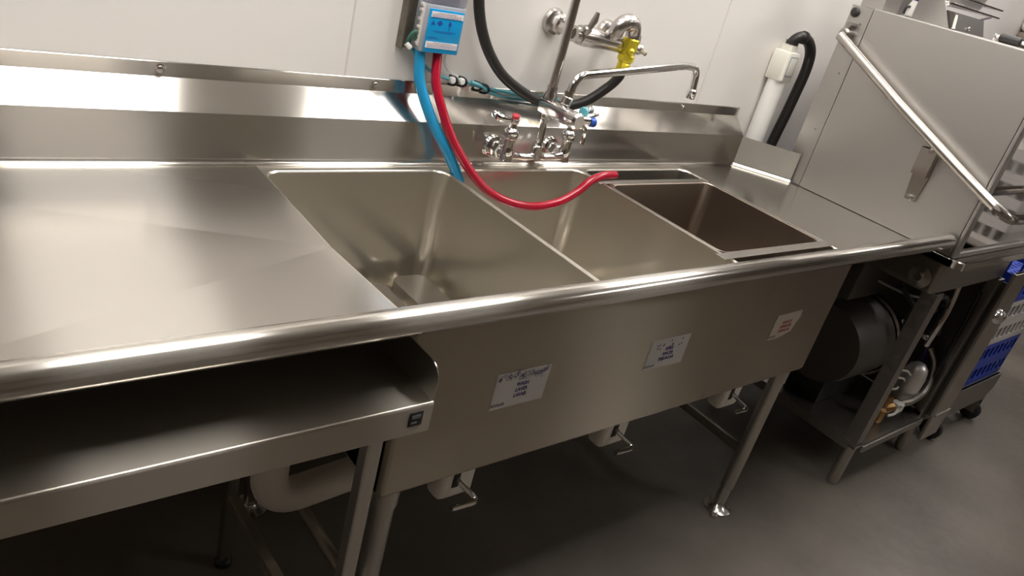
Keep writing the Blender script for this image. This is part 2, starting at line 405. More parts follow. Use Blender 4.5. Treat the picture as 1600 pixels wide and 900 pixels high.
# ------------------------------------------------------------------ low stand under the left drainboard
st = thing('equipment_stand', 'low stainless stand with a raised right end tucked under the left drainboard', 'stand', (-.4, -.45, 0))
tx0, tx1, ty0, ty1, tz = -.86, -.0104, -.752, -.16, .829
b = NB()
prof = [(ty1, tz), (ty0 + .005, tz)]
for k in range(1, 6):
    a = math.radians(90 + k * 18); prof.append((ty0 + .005 + .005 * math.cos(a), tz - .005 + .005 * math.sin(a)))
prof += [(ty0, tz - .052), (ty0 + .012, tz - .054)]
sweepx(b, prof, tx0, tx1); obj('top', b, steel_stand, st, smooth=40, solid=.0015)
b = NB()
hz = .060
poly = [(ty0 + .004, tz - .002)]
R = .028
for k in range(0, 8):
    a = math.radians(180 - k * 90 / 7); poly.append((ty0 + .001 + R + R * math.cos(a), tz + hz - R + R * math.sin(a)))
poly += [(ty1, tz + hz), (ty1, tz - .002)]
prism(b, [(tx1 - .002, y, z) for y, z in poly], (.002, 0, 0)); obj('end_splash', b, steel_y, st, label='upright rounded right end')
b = NB(); box(b, -.050, ty0 - .0012, tz - .036, -.027, ty0 - .0002, tz - .011, .0004); n1 = obj('maker_badge', b, bluedk if 0 else black, st, label='small dark badge')
b = NB(); box(b, -.046, ty0 - .0018, tz - .022, -.031, ty0 - .0011, tz - .016); box(b, -.046, ty0 - .0018, tz - .031, -.036, ty0 - .0011, tz - .028); obj('badge_mark', b, greyink, n1)
for lx in (-.069, -.78):
    for ly in (-.70, -.22):
        b = NB(); box(b, lx - .0135, ly - .0135, .02, lx + .0135, ly + .0135, tz - .004, .005, 3); leg = obj('leg', b, steel_z, st)
        b = NB(); lathe(b, [(.02, 0), (.02, .012), (.014, .02), (.014, .03)], (lx, ly, 0.001), (0, 0, 1), 14); obj('foot', b, rubber, leg)
for lx in (-.069, -.78):
    b = NB(); box(b, lx - .012, -.69, .19, lx + .012, -.23, .222, .004); obj('leg_rail', b, steel_y, st)

# white waste pipe below
b = NB(); tube(b, fillet([(-.055, -.36, .80), (-.055, -.36, .303), (.165, -.345, .307)], .08, 10), .037, 24)
tag(obj('waste_pipe', b, pvc), 'fat white plastic waste pipe elbow under the left drainboard', 'pipe')

# ------------------------------------------------------------------ sink faucet with add-on spout and riser
fy = -.062
fa = thing('prerinse_faucet', 'chrome wall faucet with tall riser and swing spout on the backsplash', 'faucet', (.71, 0, .955))
XA, XB, ZF = .612, .806, .957
b = NB()
lathe(b, [(.017, 0), (.017, .03), (.015, .035)], (XA, fy, ZF - .022), (0, 0, 1), 18); lathe(b, [(.017, 0), (.017, .03), (.015, .035)], (XB, fy, ZF - .022), (0, 0, 1), 18)
tube(b, spline([(XA, fy, ZF - .006), (XA + .03, fy, ZF - .010), (XA + .06, fy, ZF - .012), (.69, fy, ZF - .012), (.709, fy, ZF - .008)], 4), [.0155, .0145, .013, .0115, .010, .0095, .0095, .0095, .0095, .0095, .0095, .0095, .0095, .0095, .010, .011, .012], 14)
tube(b, spline([(XB, fy, ZF - .006), (XB - .03, fy, ZF - .010), (XB - .06, fy, ZF - .012), (.73, fy, ZF - .012), (.709, fy, ZF - .008)], 4), [.0155, .0145, .013, .0115, .010, .0095, .0095, .0095, .0095, .0095, .0095, .0095, .0095, .0095, .010, .011, .012], 14)
lathe(b, [(.014, 0), (.015, .012), (.0165, .02), (.0165, .036), (.013, .038), (.011, .045)], (.709, fy, ZF - .018), (0, 0, 1), 8)
body = obj('body', b, chrome, fa)
for xx in (XA, XB):
    b = NB(); tube(b, [(xx, fy, ZF - .008), (xx, -.012, ZF - .008)], .0125, 14); lathe(b, [(.019, 0), (.0205, .012), (.0205, .026), (.017, .03)], (xx, -.012, ZF - .008), (0, -1, 0), 6); obj('shank_nut', b, chrome_worn, fa)
    b = NB(); lathe(b, [(.031, .0005), (.031, .003), (.027, .009), (.017, .012)], (xx, 0, ZF - .008), (0, -1, 0), 26); obj('wall_flange', b, chrome, fa)
# left valve stem and lever handle
b = NB(); lathe(b, [(.0135, 0), (.0135, .028), (.018, .032), (.019, .045), (.0175, .050), (.010, .056), (.007, .072)], (XA, fy, ZF + .006), (0, 0, 1), 18); sv = obj('valve_stem', b, chrome, fa)
b = NB(); lathe(b, [(.009, 0), (.011, .004), (.011, .012), (.008, .014)], (XA, fy, ZF + .073), (0, 0, 1), 16)
tube(b, spline([(XA, fy, ZF + .080), (XA - .025, fy + .022, ZF + .079), (XA - .036, fy + .035, ZF + .085), (XA - .036, fy + .036, ZF + .092)], 4), [.006, .0065, .007, .008, .009, .010, .011, .0105, .010, .009, .006, .004, .003], 10); hl = obj('lever_handle', b, chrome, sv)
b = NB(); lathe(b, [(.0098, 0), (.0105, .006), (.008, .010)], (XA, fy, ZF + .087), (0, 0, 1), 16); obj('index_button', b, redbtn, hl, label='red button')
# right valve stem and lever handle
b = NB(); lathe(b, [(.0135, 0), (.0135, .028), (.018, .032), (.019, .045), (.0175, .050), (.010, .056), (.007, .072)], (XB, fy, ZF + .006), (0, 0, 1), 18); sv = obj('valve_stem', b, chrome, fa)
b = NB(); lathe(b, [(.009, 0), (.011, .004), (.011, .012), (.008, .014)], (XB, fy, ZF + .073), (0, 0, 1), 16)
tube(b, spline([(XB, fy, ZF + .080), (XB + .022, fy - .006, ZF + .079), (XB + .040, fy - .01, ZF + .07), (XB + .043, fy - .012, ZF + .045), (XB + .043, fy - .012, ZF + .03)], 4), .0062, 10); hl = obj('lever_handle', b, chrome, sv)
b = NB(); lathe(b, [(.0098, 0), (.0105, .006), (.008, .010)], (XB, fy, ZF + .087), (0, 0, 1), 16); obj('index_button', b, bluebtn, hl, label='blue button')
# short riser up to the add-on valve
b = NB(); tube(b, [(.709, fy, ZF + .02), (.705, fy, 1.062)], .0098, 14); lathe(b, [(.014, 0), (.014, .012), (.012, .014)], (.706, fy, 1.045), (0, 0, 1), 8); obj('lower_riser', b, chrome, fa)
# add-on valve body: a block reaching towards the room
b = NB(); box(b, .687, -.152, 1.060, .722, fy + .018, 1.096, .006, 2); lathe(b, [(.017, 0), (.018, .02), (.014, .028), (.014, .04)], (.705, fy, 1.09), (0, 0, 1), 16)
lathe(b, [(.019, 0), (.021, .008), (.021, .03), (.016, .036)], (.705, -.148, 1.079), (0, -1, 0), 18)
lathe(b, [(.012, 0), (.012, .012), (.014, .014), (.014, .03), (.011, .034)], (.716, -.108, 1.086), (.2, 0, 1), 14)
addon = obj('addon_valve', b, chrome_worn, fa)
b = NB(); lathe(b, [(.010, 0), (.011, .015), (.011, .028), (.008, .032)], (.722, -.163, 1.079), (1, -.25, .05), 14); lathe(b, [(.006, 0), (.007, .04), (.005, .062)], (.737, -.160, 1.083), (.95, .2, .12), 10); k2 = obj('spout_lever', b, chrome, addon)
b = NB(); lathe(b, [(.0112, 0), (.0118, .004), (.0118, .012), (.009, .015)], (.752, -.172, 1.078), (1, -.25, .05), 14); obj('index_button', b, bluebtn, k2, label='blue button')
b = NB(); lathe(b, [(.0125, 0), (.013, .002), (.013, .006), (.0125, .008)], (.742, -.150, 1.094), (.95, .25, .15), 16); rg = obj('colour_ring', b, teal, k2, label='teal ring')
b = NB(); lathe(b, [(.0105, 0), (.0115, .004), (.0125, .022), (.010, .026)], (.750, -.1478, 1.0955), (.95, .25, .15), 16); obj('grip', b, chrome, k2)
# tall riser
b = NB(); tube(b, [(.705, fy, 1.10), (.708, fy, 2.05)], .0112, 14); obj('riser_pipe', b, chrome_worn, fa)
# riser continues above the picture to a wall bracket
b = NB(); tube(b, [(.708, fy, 1.62), (.708, WY - .002, 1.62)], .006, 10); lathe(b, [(.02, .0005), (.02, .004), (.012, .008)], (.708, WY - .001, 1.62), (0, -1, 0), 16); lathe(b, [(.014, -.012), (.014, .012)], (.708, fy, 1.62), (0, 0, 1), 14); obj('riser_bracket', b, chrome_worn, fa)
# swing spout
b = NB(); tube(b, fillet([(.722, -.108, 1.112), (.727, -.107, 1.150), (.745, -.104, 1.172), (1.195, -.05, 1.215), (1.252, -.047, 1.213), (1.258, -.05, 1.15)], .045, 10), .0108, 14)
lathe(b, [(.0135, 0), (.0145, .004), (.0145, .024), (.0108, .028)], (1.2585, -.05, 1.125), (0, 0, 1), 16); lathe(b, [(.0125, 0), (.0125, .014)], (.722, -.108, 1.118), (0, 0, 1), 8); obj('swing_spout', b, chrome, fa)

# ------------------------------------------------------------------ service valve on the wall with brass backflow fitting
sv = thing('service_faucet', 'worn chrome service faucet on the wall above the swing spout', 'faucet', (.87, WY, 1.25))
my, mz = -.03, 1.247
b = NB(); lathe(b, [(.034, 0), (.034, .004), (.03, .012), (.02, .016)], (.757, WY - .001, 1.262), (0, -1, 0), 26)
lathe(b, [(.020, .012), (.023, .016), (.023, .034), (.017, .038), (.0165, .085)], (.757, WY, 1.262), (.08, -1, -.1), 8); fl = obj('wall_flange', b, chrome_old, sv)
b = NB(); lathe(b, [(.007, 0), (.007, .004), (.004, .005)], (.755, .022, 1.281), (-.5, -.6, .7), 12); obj('set_screw', b, steel_dark, fl)
b = NB(); lathe(b, [(.034, 0), (.034, .004), (.03, .012), (.02, .016)], (.95, WY - .001, 1.255), (0, -1, 0), 26); tube(b, [(.95, WY - .01, 1.252), (.95, my, 1.244)], .0165, 14); obj('wall_flange', b, chrome_old, sv)
b = NB(); tube(b, [(.757, my, 1.254), (.775, my, 1.253), (.776, my, 1.253), (.80, my, 1.252), (.83, my, 1.25), (.86, my, 1.247), (.90, my, 1.245), (.955, my, 1.241), (.965, my, 1.24), (.978, my, 1.239)], [.020, .020, .024, .026, .025, .0215, .0205, .0205, .022, .018], 18); obj('body', b, chrome_old, sv)
b = NB(); lathe(b, [(.011, 0), (.012, .014), (.008, .018)], (.779, my - .014, 1.263), (.1, -.55, .8), 14)
tube(b, [(.781, my - .024, 1.276), (.786, my - .03, 1.297), (.789, my - .031, 1.316)], [.007, .0085, .005], 10); obj('lever_handle', b, steel_dark, sv)
b = NB(); lathe(b, [(.0125, 0), (.0125, .016), (.015, .018), (.015, .026)], (.978, my - .002, 1.239), (1, 0, 0), 14)
for a in (20, 140, 260):
    tube(b, [(.998, my, 1.239), (1.003, my + .03 * math.sin(math.radians(a)), 1.239 + .034 * math.cos(math.radians(a)))], [.005, .0055], 8)
obj('cross_handle', b, chrome_old, sv)
# outlet: a stub up, an elbow and a nozzle turning down into the brass fitting
b = NB(); tube(b, [(.878, my - .006, 1.25), (.878, my - .02, 1.276)], [.013, .0115], 14); lathe(b, [(.015, 0), (.015, .012)], (.878, my - .013, 1.264), (0, -.45, .9), 6)
tube(b, spline([(.878, my - .02, 1.272), (.880, my - .026, 1.292), (.895, my - .028, 1.305), (.918, my - .026, 1.305), (.935, my - .022, 1.296), (.944, my - .02, 1.278), (.945, my - .02, 1.262)], 4), .0195, 16)
lathe(b, [(.021, 0), (.021, .008)], (.905, my - .027, 1.3055), (1, 0, 0), 16); obj('outlet_elbow', b, chrome_old, sv)
b = NB(); lathe(b, [(.019, 0), (.022, .004), (.022, .030), (.018, .034), (.018, .042), (.0225, .045), (.0225, .058), (.019, .061), (.0175, .064), (.0175, .084), (.0145, .086)], (.945, my - .02, 1.268), (-.02, .02, -1), 12)
lathe(b, [(.009, 0), (.009, .01), (.005, .014)], (.938, my - .034, 1.236), (-.5, -.8, 0), 10); obj('backflow_fitting', b, brass, sv, label='yellow brass fitting', smooth=25)

# black rubber hose looping from the brass fitting
b = NB(); tube(b, spline([(.9435, my - .0185, 1.1805), (.943, -.045, 1.162), (.930, -.030, 1.130), (.885, -.010, 1.083), (.83, .004, 1.062), (.765, .012, 1.064), (.69, .018, 1.084), (.60, .020, 1.130), (.53, .022, 1.205), (.49, .024, 1.30), (.48, .026, 1.42), (.485, .03, 1.60)], 8), .0132, 16)
tag(obj('rubber_hose', b, rubber), 'thick black rubber hose looping down the wall to the brass fitting', 'hose')

# ------------------------------------------------------------------ chemical dispenser
dz0, dz1 = 1.162, 1.265
di = thing('chemical_dispenser', 'blue-fronted chemical dispenser box on the wall above the left bowl', 'dispenser', (.405, WY, 1.16))
b = NB(); box(b, .318, .046, 1.158, .356, WY - .001, 1.62, .001); box(b, .3175, .030, 1.158, .3195, WY - .001, 1.62); obj('wall_bracket', b, mat('tarnished_bracket', (.20, .18, .15), .45, .8, 0, cvar=.25, cscale=40), di)
b = NB(); box(b, .350, .004, dz0, .452, WY - .001, dz1, .003); cs = obj('case', b, greyplastic, di)
b = NB(); box(b, .356, .0002, dz0 + .0015, .4465, .0045, dz1 - .008, .001); fp = obj('front_plate', b, bluep, cs, label='bright blue front plate')
b = NB(); box(b, .360, -.0008, dz1 - .025, .4445, .0004, dz1 - .0125); w1 = obj('warning_label', b, paper, di, label='white printed strip along the top')
b = NB(); box(b, .358, -.0008, dz0 + .012, .4425, .0004, dz0 + .026); w2 = obj('warning_label', b, paper, di, label='white printed strip along the bottom')
rng = random.Random(7)
for w, zz in ((w1, dz1 - .0155), (w2, dz0 + .0235)):
    for ln in range(4):
        b = NB(); x = .362 + (0 if ln else .016)
        while x < .440 - (0 if ln else .016):
            l = rng.uniform(.002, .006); box(b, x, -.0011, zz - ln * .003, x + l, -.0007, zz - ln * .003 + .0009); x += l + .0012
        obj('print_line', b, redink if ln == 1 else navy, w)
b = NB()
def dia(x, z, w, h): b.faces.new([b.verts.new((x + dx, .0000, z + dz)) for dx, dz in ((0, -h), (w, 0), (0, h), (-w, 0))])
dia(.386, 1.2285, .0085, .0068); dia(.4125, 1.2285, .005, .0088)
b.faces.new([b.verts.new(p) for p in ((.4115, 0, 1.222), (.4135, 0, 1.222), (.4135, 0, 1.214), (.4115, 0, 1.214))])
b.faces.new([b.verts.new(p) for p in ((.362, 0, 1.2235), (.374, 0, 1.2235), (.368, 0, 1.2335))])
for x0, x1, z in ((.372, .432, 1.2105), (.378, .424, 1.2080), (.362, .388, 1.194), (.362, .382, 1.1965)):
    b.faces.new([b.verts.new(p) for p in ((x0, 0, z), (x1, 0, z), (x1, 0, z + .0012), (x0, 0, z + .0012))])
obj('symbol_print', b, bluedk, fp)
b = NB(); box(b, .352, .006, dz1 + .001, .452, WY - .002, 1.40, .004); obj('upper_case', b, clearbox, di, label='smoky clear upper housing')
b = NB(); lathe(b, [(.016, 0), (.018, .01), (.018, .05)], (.392, .03, dz1 + .004), (0, 0, 1), 14); lathe(b, [(.016, 0), (.018, .01), (.018, .05)], (.425, .03, dz1 + .004), (0, 0, 1), 14); obj('dosing_cup', b, purple, di)
b = NB()
for z in (1.175, 1.190, 1.208, 1.225, 1.245, 1.256): box(b, .3455, .016, z, .3505, .030, z + .007, .001)
box(b, .347, .012, 1.172, .3502, .024, 1.264, .001)
obj('side_clip', b, greyplastic if 0 else seamm, di)
b = NB(); tube(b, spline([(.332, .036, 1.166), (.330, .028, 1.180), (.334, .022, 1.195), (.341, .020, 1.201), (.346, .022, 1.192), (.344, .026, 1.182)], 5), .0042, 10); obj('loop_tube', b, green, di)
b = NB(); lathe(b, [(.006, 0), (.006, .014), (.004, .016)], (.328, .030, 1.172), (.6, -.3, -.5), 10); obj('tube_fitting', b, whitep, di)

b = NB(); tube(b, spline([(.364, .026, 1.163), (.3645, .022, 1.145), (.368, .012, 1.10), (.384, -.008, 1.05), (.412, -.030, .995), (.446, -.048, .945), (.478, -.060, .893), (.49, -.064, .865), (.50, -.068, .80)], 8), .0128, 16)
tag(obj('dispenser_hose', b, bluehose), 'blue hose hanging from the dispenser into the middle sink bowl', 'hose')
b = NB(); tube(b, spline([(.412, .026, 1.163), (.410, .020, 1.150), (.405, .0, 1.10), (.416, -.030, 1.045), (.445, -.056, .982), (.492, -.083, .918), (.545, -.104, .872), (.608, -.122, .847), (.680, -.134, .839), (.755, -.140, .851), (.815, -.138, .877), (.862, -.131, .905), (.91, -.125, .9172), (.962, -.120, .9168)], 8), .0112, 16)
tag(obj('dispenser_hose', b, redhose), 'red hose sagging from the dispenser across the middle sink bowl', 'hose')
# thin tubing along the top of the backsplash
b = NB(); tube(b, spline([(.345, .040, 1.163), (.372, .045, 1.145), (.41, .046, 1.115), (.46, .043, 1.099), (.52, .043, 1.093), (.58, .0425, 1.083), (.66, .041, 1.076), (.71, .040, 1.070), (.77, .039, 1.067), (.83, .038, 1.070)], 6), .0042, 8)
tube(b, spline([(.53, .034, 1.097), (.56, .034, 1.090), (.60, .042, 1.072), (.66, .044, 1.0625), (.72, .043, 1.060), (.79, .040, 1.058)], 6), .0042, 8)
tag(obj('thin_tubing', b, teal), 'pair of thin teal tubes clipped along the top of the backsplash', 'tube')
b = NB(); tube(b, spline([(.437, .030, 1.163), (.442, .038, 1.148), (.452, .045, 1.130), (.468, .046, 1.115), (.49, .036, 1.106)], 6), .0036, 8)
tag(obj('thin_tubing', b, clear), 'thin clear tube curving from the dispenser down to the clips', 'tube')
def clip(x, z, wh, label):
    t = thing('tube_clip', label, 'clip', (x, .05, z - .008), 'tube clips on the backsplash lip')
    b = NB(); tube(b, spline([(x - .006, .0505, z + .010), (x + .005, .040, z + .009), (x + .009, .034, z), (x + .005, .040, z - .009), (x - .006, .0505, z - .010)], 4), .0033, 8); obj('band', b, black, t)
    if wh:
        b = NB(); lathe(b, [(.0075, 0), (.0088, .004), (.0088, .013), (.006, .017)], (x - .002, .049, z + .001), (-.1, -1, .1), 12); obj('plug', b, whitep, t)
    return t
clip(.480, 1.094, True, 'black and white tube clip right behind the red hose'); clip(.508, 1.093, True, 'second black and white tube clip, just right of the red hose')
clip(.556, 1.085, False, 'plain black clip holding the teal tubes'); clip(.580, 1.080, False, 'plain black clip on the teal tubes, nearer the faucet')

# ------------------------------------------------------------------ white air-gap tube and its black hose beside the dishwasher
ag = thing('air_gap_tube', 'white plastic tube with a small window on the wall behind the side splash', 'pipe', (1.77, .02, .0))
b = NB(); tube(b, [(1.769, .018, .55), (1.771, .018, 1.20)], .031, 22); obj('tube', b, whitep, ag)
b = NB()
O2 = lambda s, z: [(x, y, z) for x, y in rrect(1.771 - .034 * s, .018 - .034 * s, 1.771 + .034 * s, .018 + .0355 * s, .012 * s, 4)]
loft(b, [O2(.92, 1.195), O2(1, 1.199), O2(1, 1.282), O2(.92, 1.29), O2(.62, 1.292), O2(.62, 1.312)], True, True); cp = obj('cap', b, ivoryp, ag, label='ivory cap with a window')
b = NB(); box(b, 1.746, -.0178, 1.214, 1.789, -.0155, 1.280, .001); obj('window', b, greyplastic, cp)
b = NB(); box(b, 1.750, -.0186, 1.219, 1.785, -.0177, 1.275, .0003); obj('window_pane', b, ivoryp, cp)
b = NB(); tube(b, spline([(1.774, .018, 1.3135), (1.775, .016, 1.325), (1.782, .008, 1.338), (1.80, .004, 1.342), (1.845, .004, 1.330), (1.885, .006, 1.295), (1.905, .01, 1.24), (1.908, .014, 1.17), (1.905, .018, 1.08), (1.90, .022, 1.0), (1.893, .024, .9), (1.89, .024, .7)], 6), .018, 16)
lathe(b, [(.021, 0), (.021, .012)], (1.774, .018, 1.3132), (0, 0, 1), 16); lathe(b, [(.021, 0), (.021, .012)], (1.80, .004, 1.3425), (1, 0, -.05), 16)
tag(obj('rubber_hose', b, rubber), 'black hose arching from the top of the white tube down behind the dishwasher', 'hose')

# ------------------------------------------------------------------ door-type dishwasher
HX0, HX1, HY0, HY1, HZ0, HZ1 = 1.80, 2.46, -.732, -.118, .9005, 1.483
dw = thing('dishwasher', 'tall stainless door-type dishwasher with a bent handle bar at the right end of the sink', 'dishwasher', (2.13, -.43, 0))
b = NB(); box(b, HX0, HY0 + .012, HZ0, HX1, -.19, HZ1, .004); hood = obj('hood', b, steel_hood, dw)
b = NB(); box(b, HX0, -.19, HZ0 + .004, HX1, HY1, HZ1 - .004, .002); col = obj('rear_column', b, steel_hood, dw)
for z in (1.09, 1.275, 1.43):
    b = NB(); lathe(b, [(.004, 0), (.003, .002)], (HX0, -.165, z), (-1, 0, 0), 10); obj('screw', b, steel_dark, col)
b = NB(); lathe(b, [(.0145, 0), (.0145, .005), (.010, .008)], (HX0, -.137, 1.458), (-1, 0, 0), 16); obj('bumper', b, rubber, col)
# front door: frame strips and polished panel
b = NB(); box(b, HX0, HY0, HZ0, HX0 + .035, HY0 + .012, HZ1, .003); box(b, HX1 - .035, HY0, HZ0, HX1, HY0 + .012, HZ1, .003); box(b, HX0 + .035, HY0, HZ0, HX1 - .035, HY0 + .012, HZ0 + .016, .002); box(b, HX0 + .035, HY0, HZ1 - .03, HX1 - .035, HY0 + .012, HZ1, .002)
door = obj('door_frame', b, steel_hood, dw)
b = NB(); box(b, HX0 + .034, HY0 + .006, HZ0 + .014, HX1 - .034, HY0 + .013, HZ1 - .028); obj('door_panel', b, steel_door, door)
# rim of the tank
b = NB()
rim = lambda z, ins: [(x, y, z) for x, y in rrect(1.802 + ins, -.765 + ins, 2.47 - ins, -.20 - ins, .032, 5)]
loft(b, [rim(.874, .008), rim(.874, 0), rim(.896, 0), rim(.899, .003), rim(.899, .008)], True, True); obj('tank_rim', b, steel_splash, dw)
b = NB(); box(b, 1.845, -.715, .755, 2.43, -.2, .874, .02, 3); tank = obj('tank', b, steel_dark, dw)
b = NB(); lathe(b, [(.035, 0), (.035, .006), (.02, .012), (.012, .02)], (1.845, -.66, .80), (-1, 0, 0), 18); obj('tank_boss', b, steel_dark, tank)
# handle bar
hb = [(1.764, -.138, 1.384), (1.762, -.40, 1.2555), (1.762, -.66, 1.137), (1.764, -.79, 1.080), (1.80, -.815, 1.066), (1.86, -.818, 1.064), (2.40, -.818, 1.064), (2.49, -.80, 1.072), (2.50, -.66, 1.137), (2.50, -.138, 1.384)]
b = NB(); tube(b, [hb[0]] + fillet(hb[1:-1], .10, 8) + [hb[-1]], .0148, 16); hbar = obj('handle_bar', b, steel_splash, dw)
b = NB(); lathe(b, [(.016, 0), (.018, .004), (.018, .03), (.012, .036)], (HX0 - .001, -.145, 1.392), (-1, 0, 0), 18); lathe(b, [(.009, 0), (.009, .03)], (HX0 - .003, -.150, 1.42), (-1, 0, 0), 8); obj('pivot', b, steel_dark, hbar)
# strap on the hood side
b = NB(); prism(b, [(HX0 - .001, -.566, 1.165), (HX0 - .001, -.516, 1.165), (HX0 - .001, -.518, 1.085), (HX0 - .001, -.528, 1.006), (HX0 - .001, -.562, 1.006), (HX0 - .001, -.568, 1.085)], (-.006, 0, 0))
prism(b, [(HX0 - .006, -.566, 1.085), (HX0 - .006, -.520, 1.085), (HX0 - .006, -.517, 1.165), (HX0 - .006, -.565, 1.165)], (-.022, 0, 0)); sp = obj('door_strap', b, steel_z, hood)
for z, y, h in ((1.16, -.546, .022), (1.014, -.545, .012)):
    b = NB(); lathe(b, [(.009, 0), (.009, h), (.006, h + .004)], (HX0 - .002, y, z), (-1, 0, 0), 12); obj('bolt', b, chrome_worn, hood)
# flue box on the top at the back
b = NB(); box(b, 1.83, -.20, HZ1 - .004, 1.93, -.125, 1.70, .003); obj('vent_duct', b, steel_hood, dw)
# base frame
for lx, ly in ((1.885, -.705), (2.40, -.705), (1.885, -.2), (2.40, -.2)):
    sx = 1 if lx < 2 else -1; sy = 1 if ly < -.5 else -1
    b = NB(); prism(b, [(lx - .02 * sx, ly - .02 * sy, .165), (lx + .030 * sx, ly - .02 * sy, .165), (lx + .030 * sx, ly - .014 * sy, .165), (lx - .014 * sx, ly - .014 * sy, .165), (lx - .014 * sx, ly + .026 * sy, .165), (lx - .02 * sx, ly + .026 * sy, .165)], (0, 0, .60))
    leg = obj('leg', b, steel_dark, dw)
    b = NB(); lathe(b, [(.016, 0), (.020, .012), (.020, .17)], (lx, ly, .001), (0, 0, 1), 18); obj('foot', b, steel_z, leg)
b = NB(); box(b, 1.865, -.728, .162, 2.42, -.185, .170, .002); box(b, 1.90, -.742, .150, 2.36, -.728, .178, .005, 2); box(b, 1.862, -.70, .150, 1.870, -.19, .185); obj('base_shelf', b, steel_dark, dw)
b = NB(); box(b, 2.43, -.740, .172, 2.436, -.20, .752); obj('side_panel', b, darkpaint, dw)
# motor, pump, valve, wiring under the tank
b = NB(); lathe(b, [(.09, 0), (.145, .012), (.15, .05), (.15, .27)], (1.93, -.43, .40), (1, 0, 0), 36); mo = obj('motor', b, motorpaint, dw)
b = NB(); lathe(b, [(.155, 0), (.163, .006), (.163, .034), (.155, .04), (.06, .046)], (2.20, -.43, .40), (1, 0, 0), 40); obj('motor_ring', b, steel_splash, mo)
b = NB(); box(b, 1.97, -.50, .171, 2.22, -.36, .27, .006); obj('motor_mount', b, black, mo)
b = NB(); box(b, 1.93, -.46, .585, 2.32, -.24, .745, .012); obj('heater_box', b, darkpaint, dw)
b = NB(); lathe(b, [(.042, 0), (.044, .03), (.043, .10), (.034, .135), (.018, .150), (.004, .154)], (2.31, -.645, .232), (.0, -.06, 1), 26); pd = obj('pump_dome', b, alum, dw)
b = NB(); lathe(b, [(.03, 0), (.03, .0605)], (2.31, -.645, .171), (0, 0, 1), 18); obj('pump_stand', b, black, pd)
b = NB(); lathe(b, [(.022, 0), (.026, .01), (.026, .05), (.018, .06), (.018, .085), (.024, .088), (.024, .11)], (2.13, -.655, .171), (.15, 0, 1), 8); lathe(b, [(.016, 0), (.02, .02), (.02, .05)], (2.14, -.655, .22), (.9, -.3, .2), 10); obj('solenoid_valve', b, brass_old, dw, label='brass solenoid valve', smooth=25)
b = NB(); box(b, 2.185, -.70, .215, 2.225, -.66, .25, .006); tube(b, spline([(2.20, -.69, .235), (2.16, -.70, .225), (2.13, -.69, .215)], 4), .005, 8); tube(b, [(2.19, -.70, .245), (2.17, -.705, .262)], .004, 8); obj('wire_plug', b, whitep, dw, label='white wire connector')
def wire(name, m, r, *pts):
    b = NB(); tube(b, spline(pts, 6), r, 8); return obj(name, b, m, dw)
wire('drain_hose', steel_dark, .012, (2.22, -.68, .238), (2.27, -.70, .255), (2.345, -.70, .28), (2.372, -.69, .33), (2.375, -.67, .39), (2.35, -.64, .44))
wire('cable', purple, .012, (2.32, -.62, .50), (2.38, -.63, .40), (2.40, -.62, .30), (2.38, -.63, .19))
wire('cable', black, .008, (1.92, -.60, .72), (1.99, -.66, .66), (2.09, -.67, .70), (2.2, -.66, .66), (2.28, -.66, .52))
wire('cable', clear, .004, (1.93, -.52, .70), (1.99, -.60, .685), (2.09, -.64, .68))
wire('cable', ivoryp, .004, (2.10, -.66, .40), (2.18, -.66, .38), (2.24, -.66, .35)); wire('cable', ivoryp, .004, (2.08, -.66, .375), (2.15, -.67, .36), (2.21, -.66, .33)); wire('cable', ivoryp, .004, (2.06, -.66, .33), (2.13, -.67, .32), (2.18, -.66, .31))
wire('copper_pipe', chrome_worn, .009, (2.22, -.66, .75), (2.22, -.67, .64), (2.21, -.67, .56), (2.23, -.66, .48))
b = NB(); lathe(b, [(.022, 0), (.022, .08), (.016, .09), (.016, .12)], (2.27, -.63, .50), (.1, -.1, 1), 16); lathe(b, [(.045, 0), (.05, .02), (.05, .10), (.03, .12)], (2.33, -.56, .48), (.1, -.2, 1), 20); obj('filter_bowl', b, black, dw)
b = NB(); lathe(b, [(.026, 0), (.028, .004), (.028, .014), (.024, .018)], (2.27, -.63, .49), (.1, -.1, 1), 16); lathe(b, [(.052, 0), (.054, .004), (.054, .014), (.05, .018)], (2.33, -.56, .475), (.1, -.2, 1), 20); obj('filter_collar', b, chrome_worn, dw)
wire('cable', purple, .006, (2.26, -.60, .66), (2.27, -.62, .58), (2.35, -.63, .44), (2.385, -.64, .24))
wire('cable', black, .007, (2.37, -.69, .70), (2.39, -.69, .55), (2.36, -.70, .42), (2.39, -.69, .25))
# front panel at the right of the base
b = NB(); box(b, 2.40, -.758, .075, 2.545, -.742, .80, .004); box(b, 2.40, -.764, .19, 2.53, -.758, .202, .002); fpn = obj('front_panel', b, steel_z, dw)
b = NB(); lathe(b, [(.042, 0), (.042, .005), (.034, .016), (.016, .024), (.002, .026)], (2.445, -.758, .63), (0, -1, 0), 24, .7); obj('latch', b, chrome, fpn, label='shiny round latch')

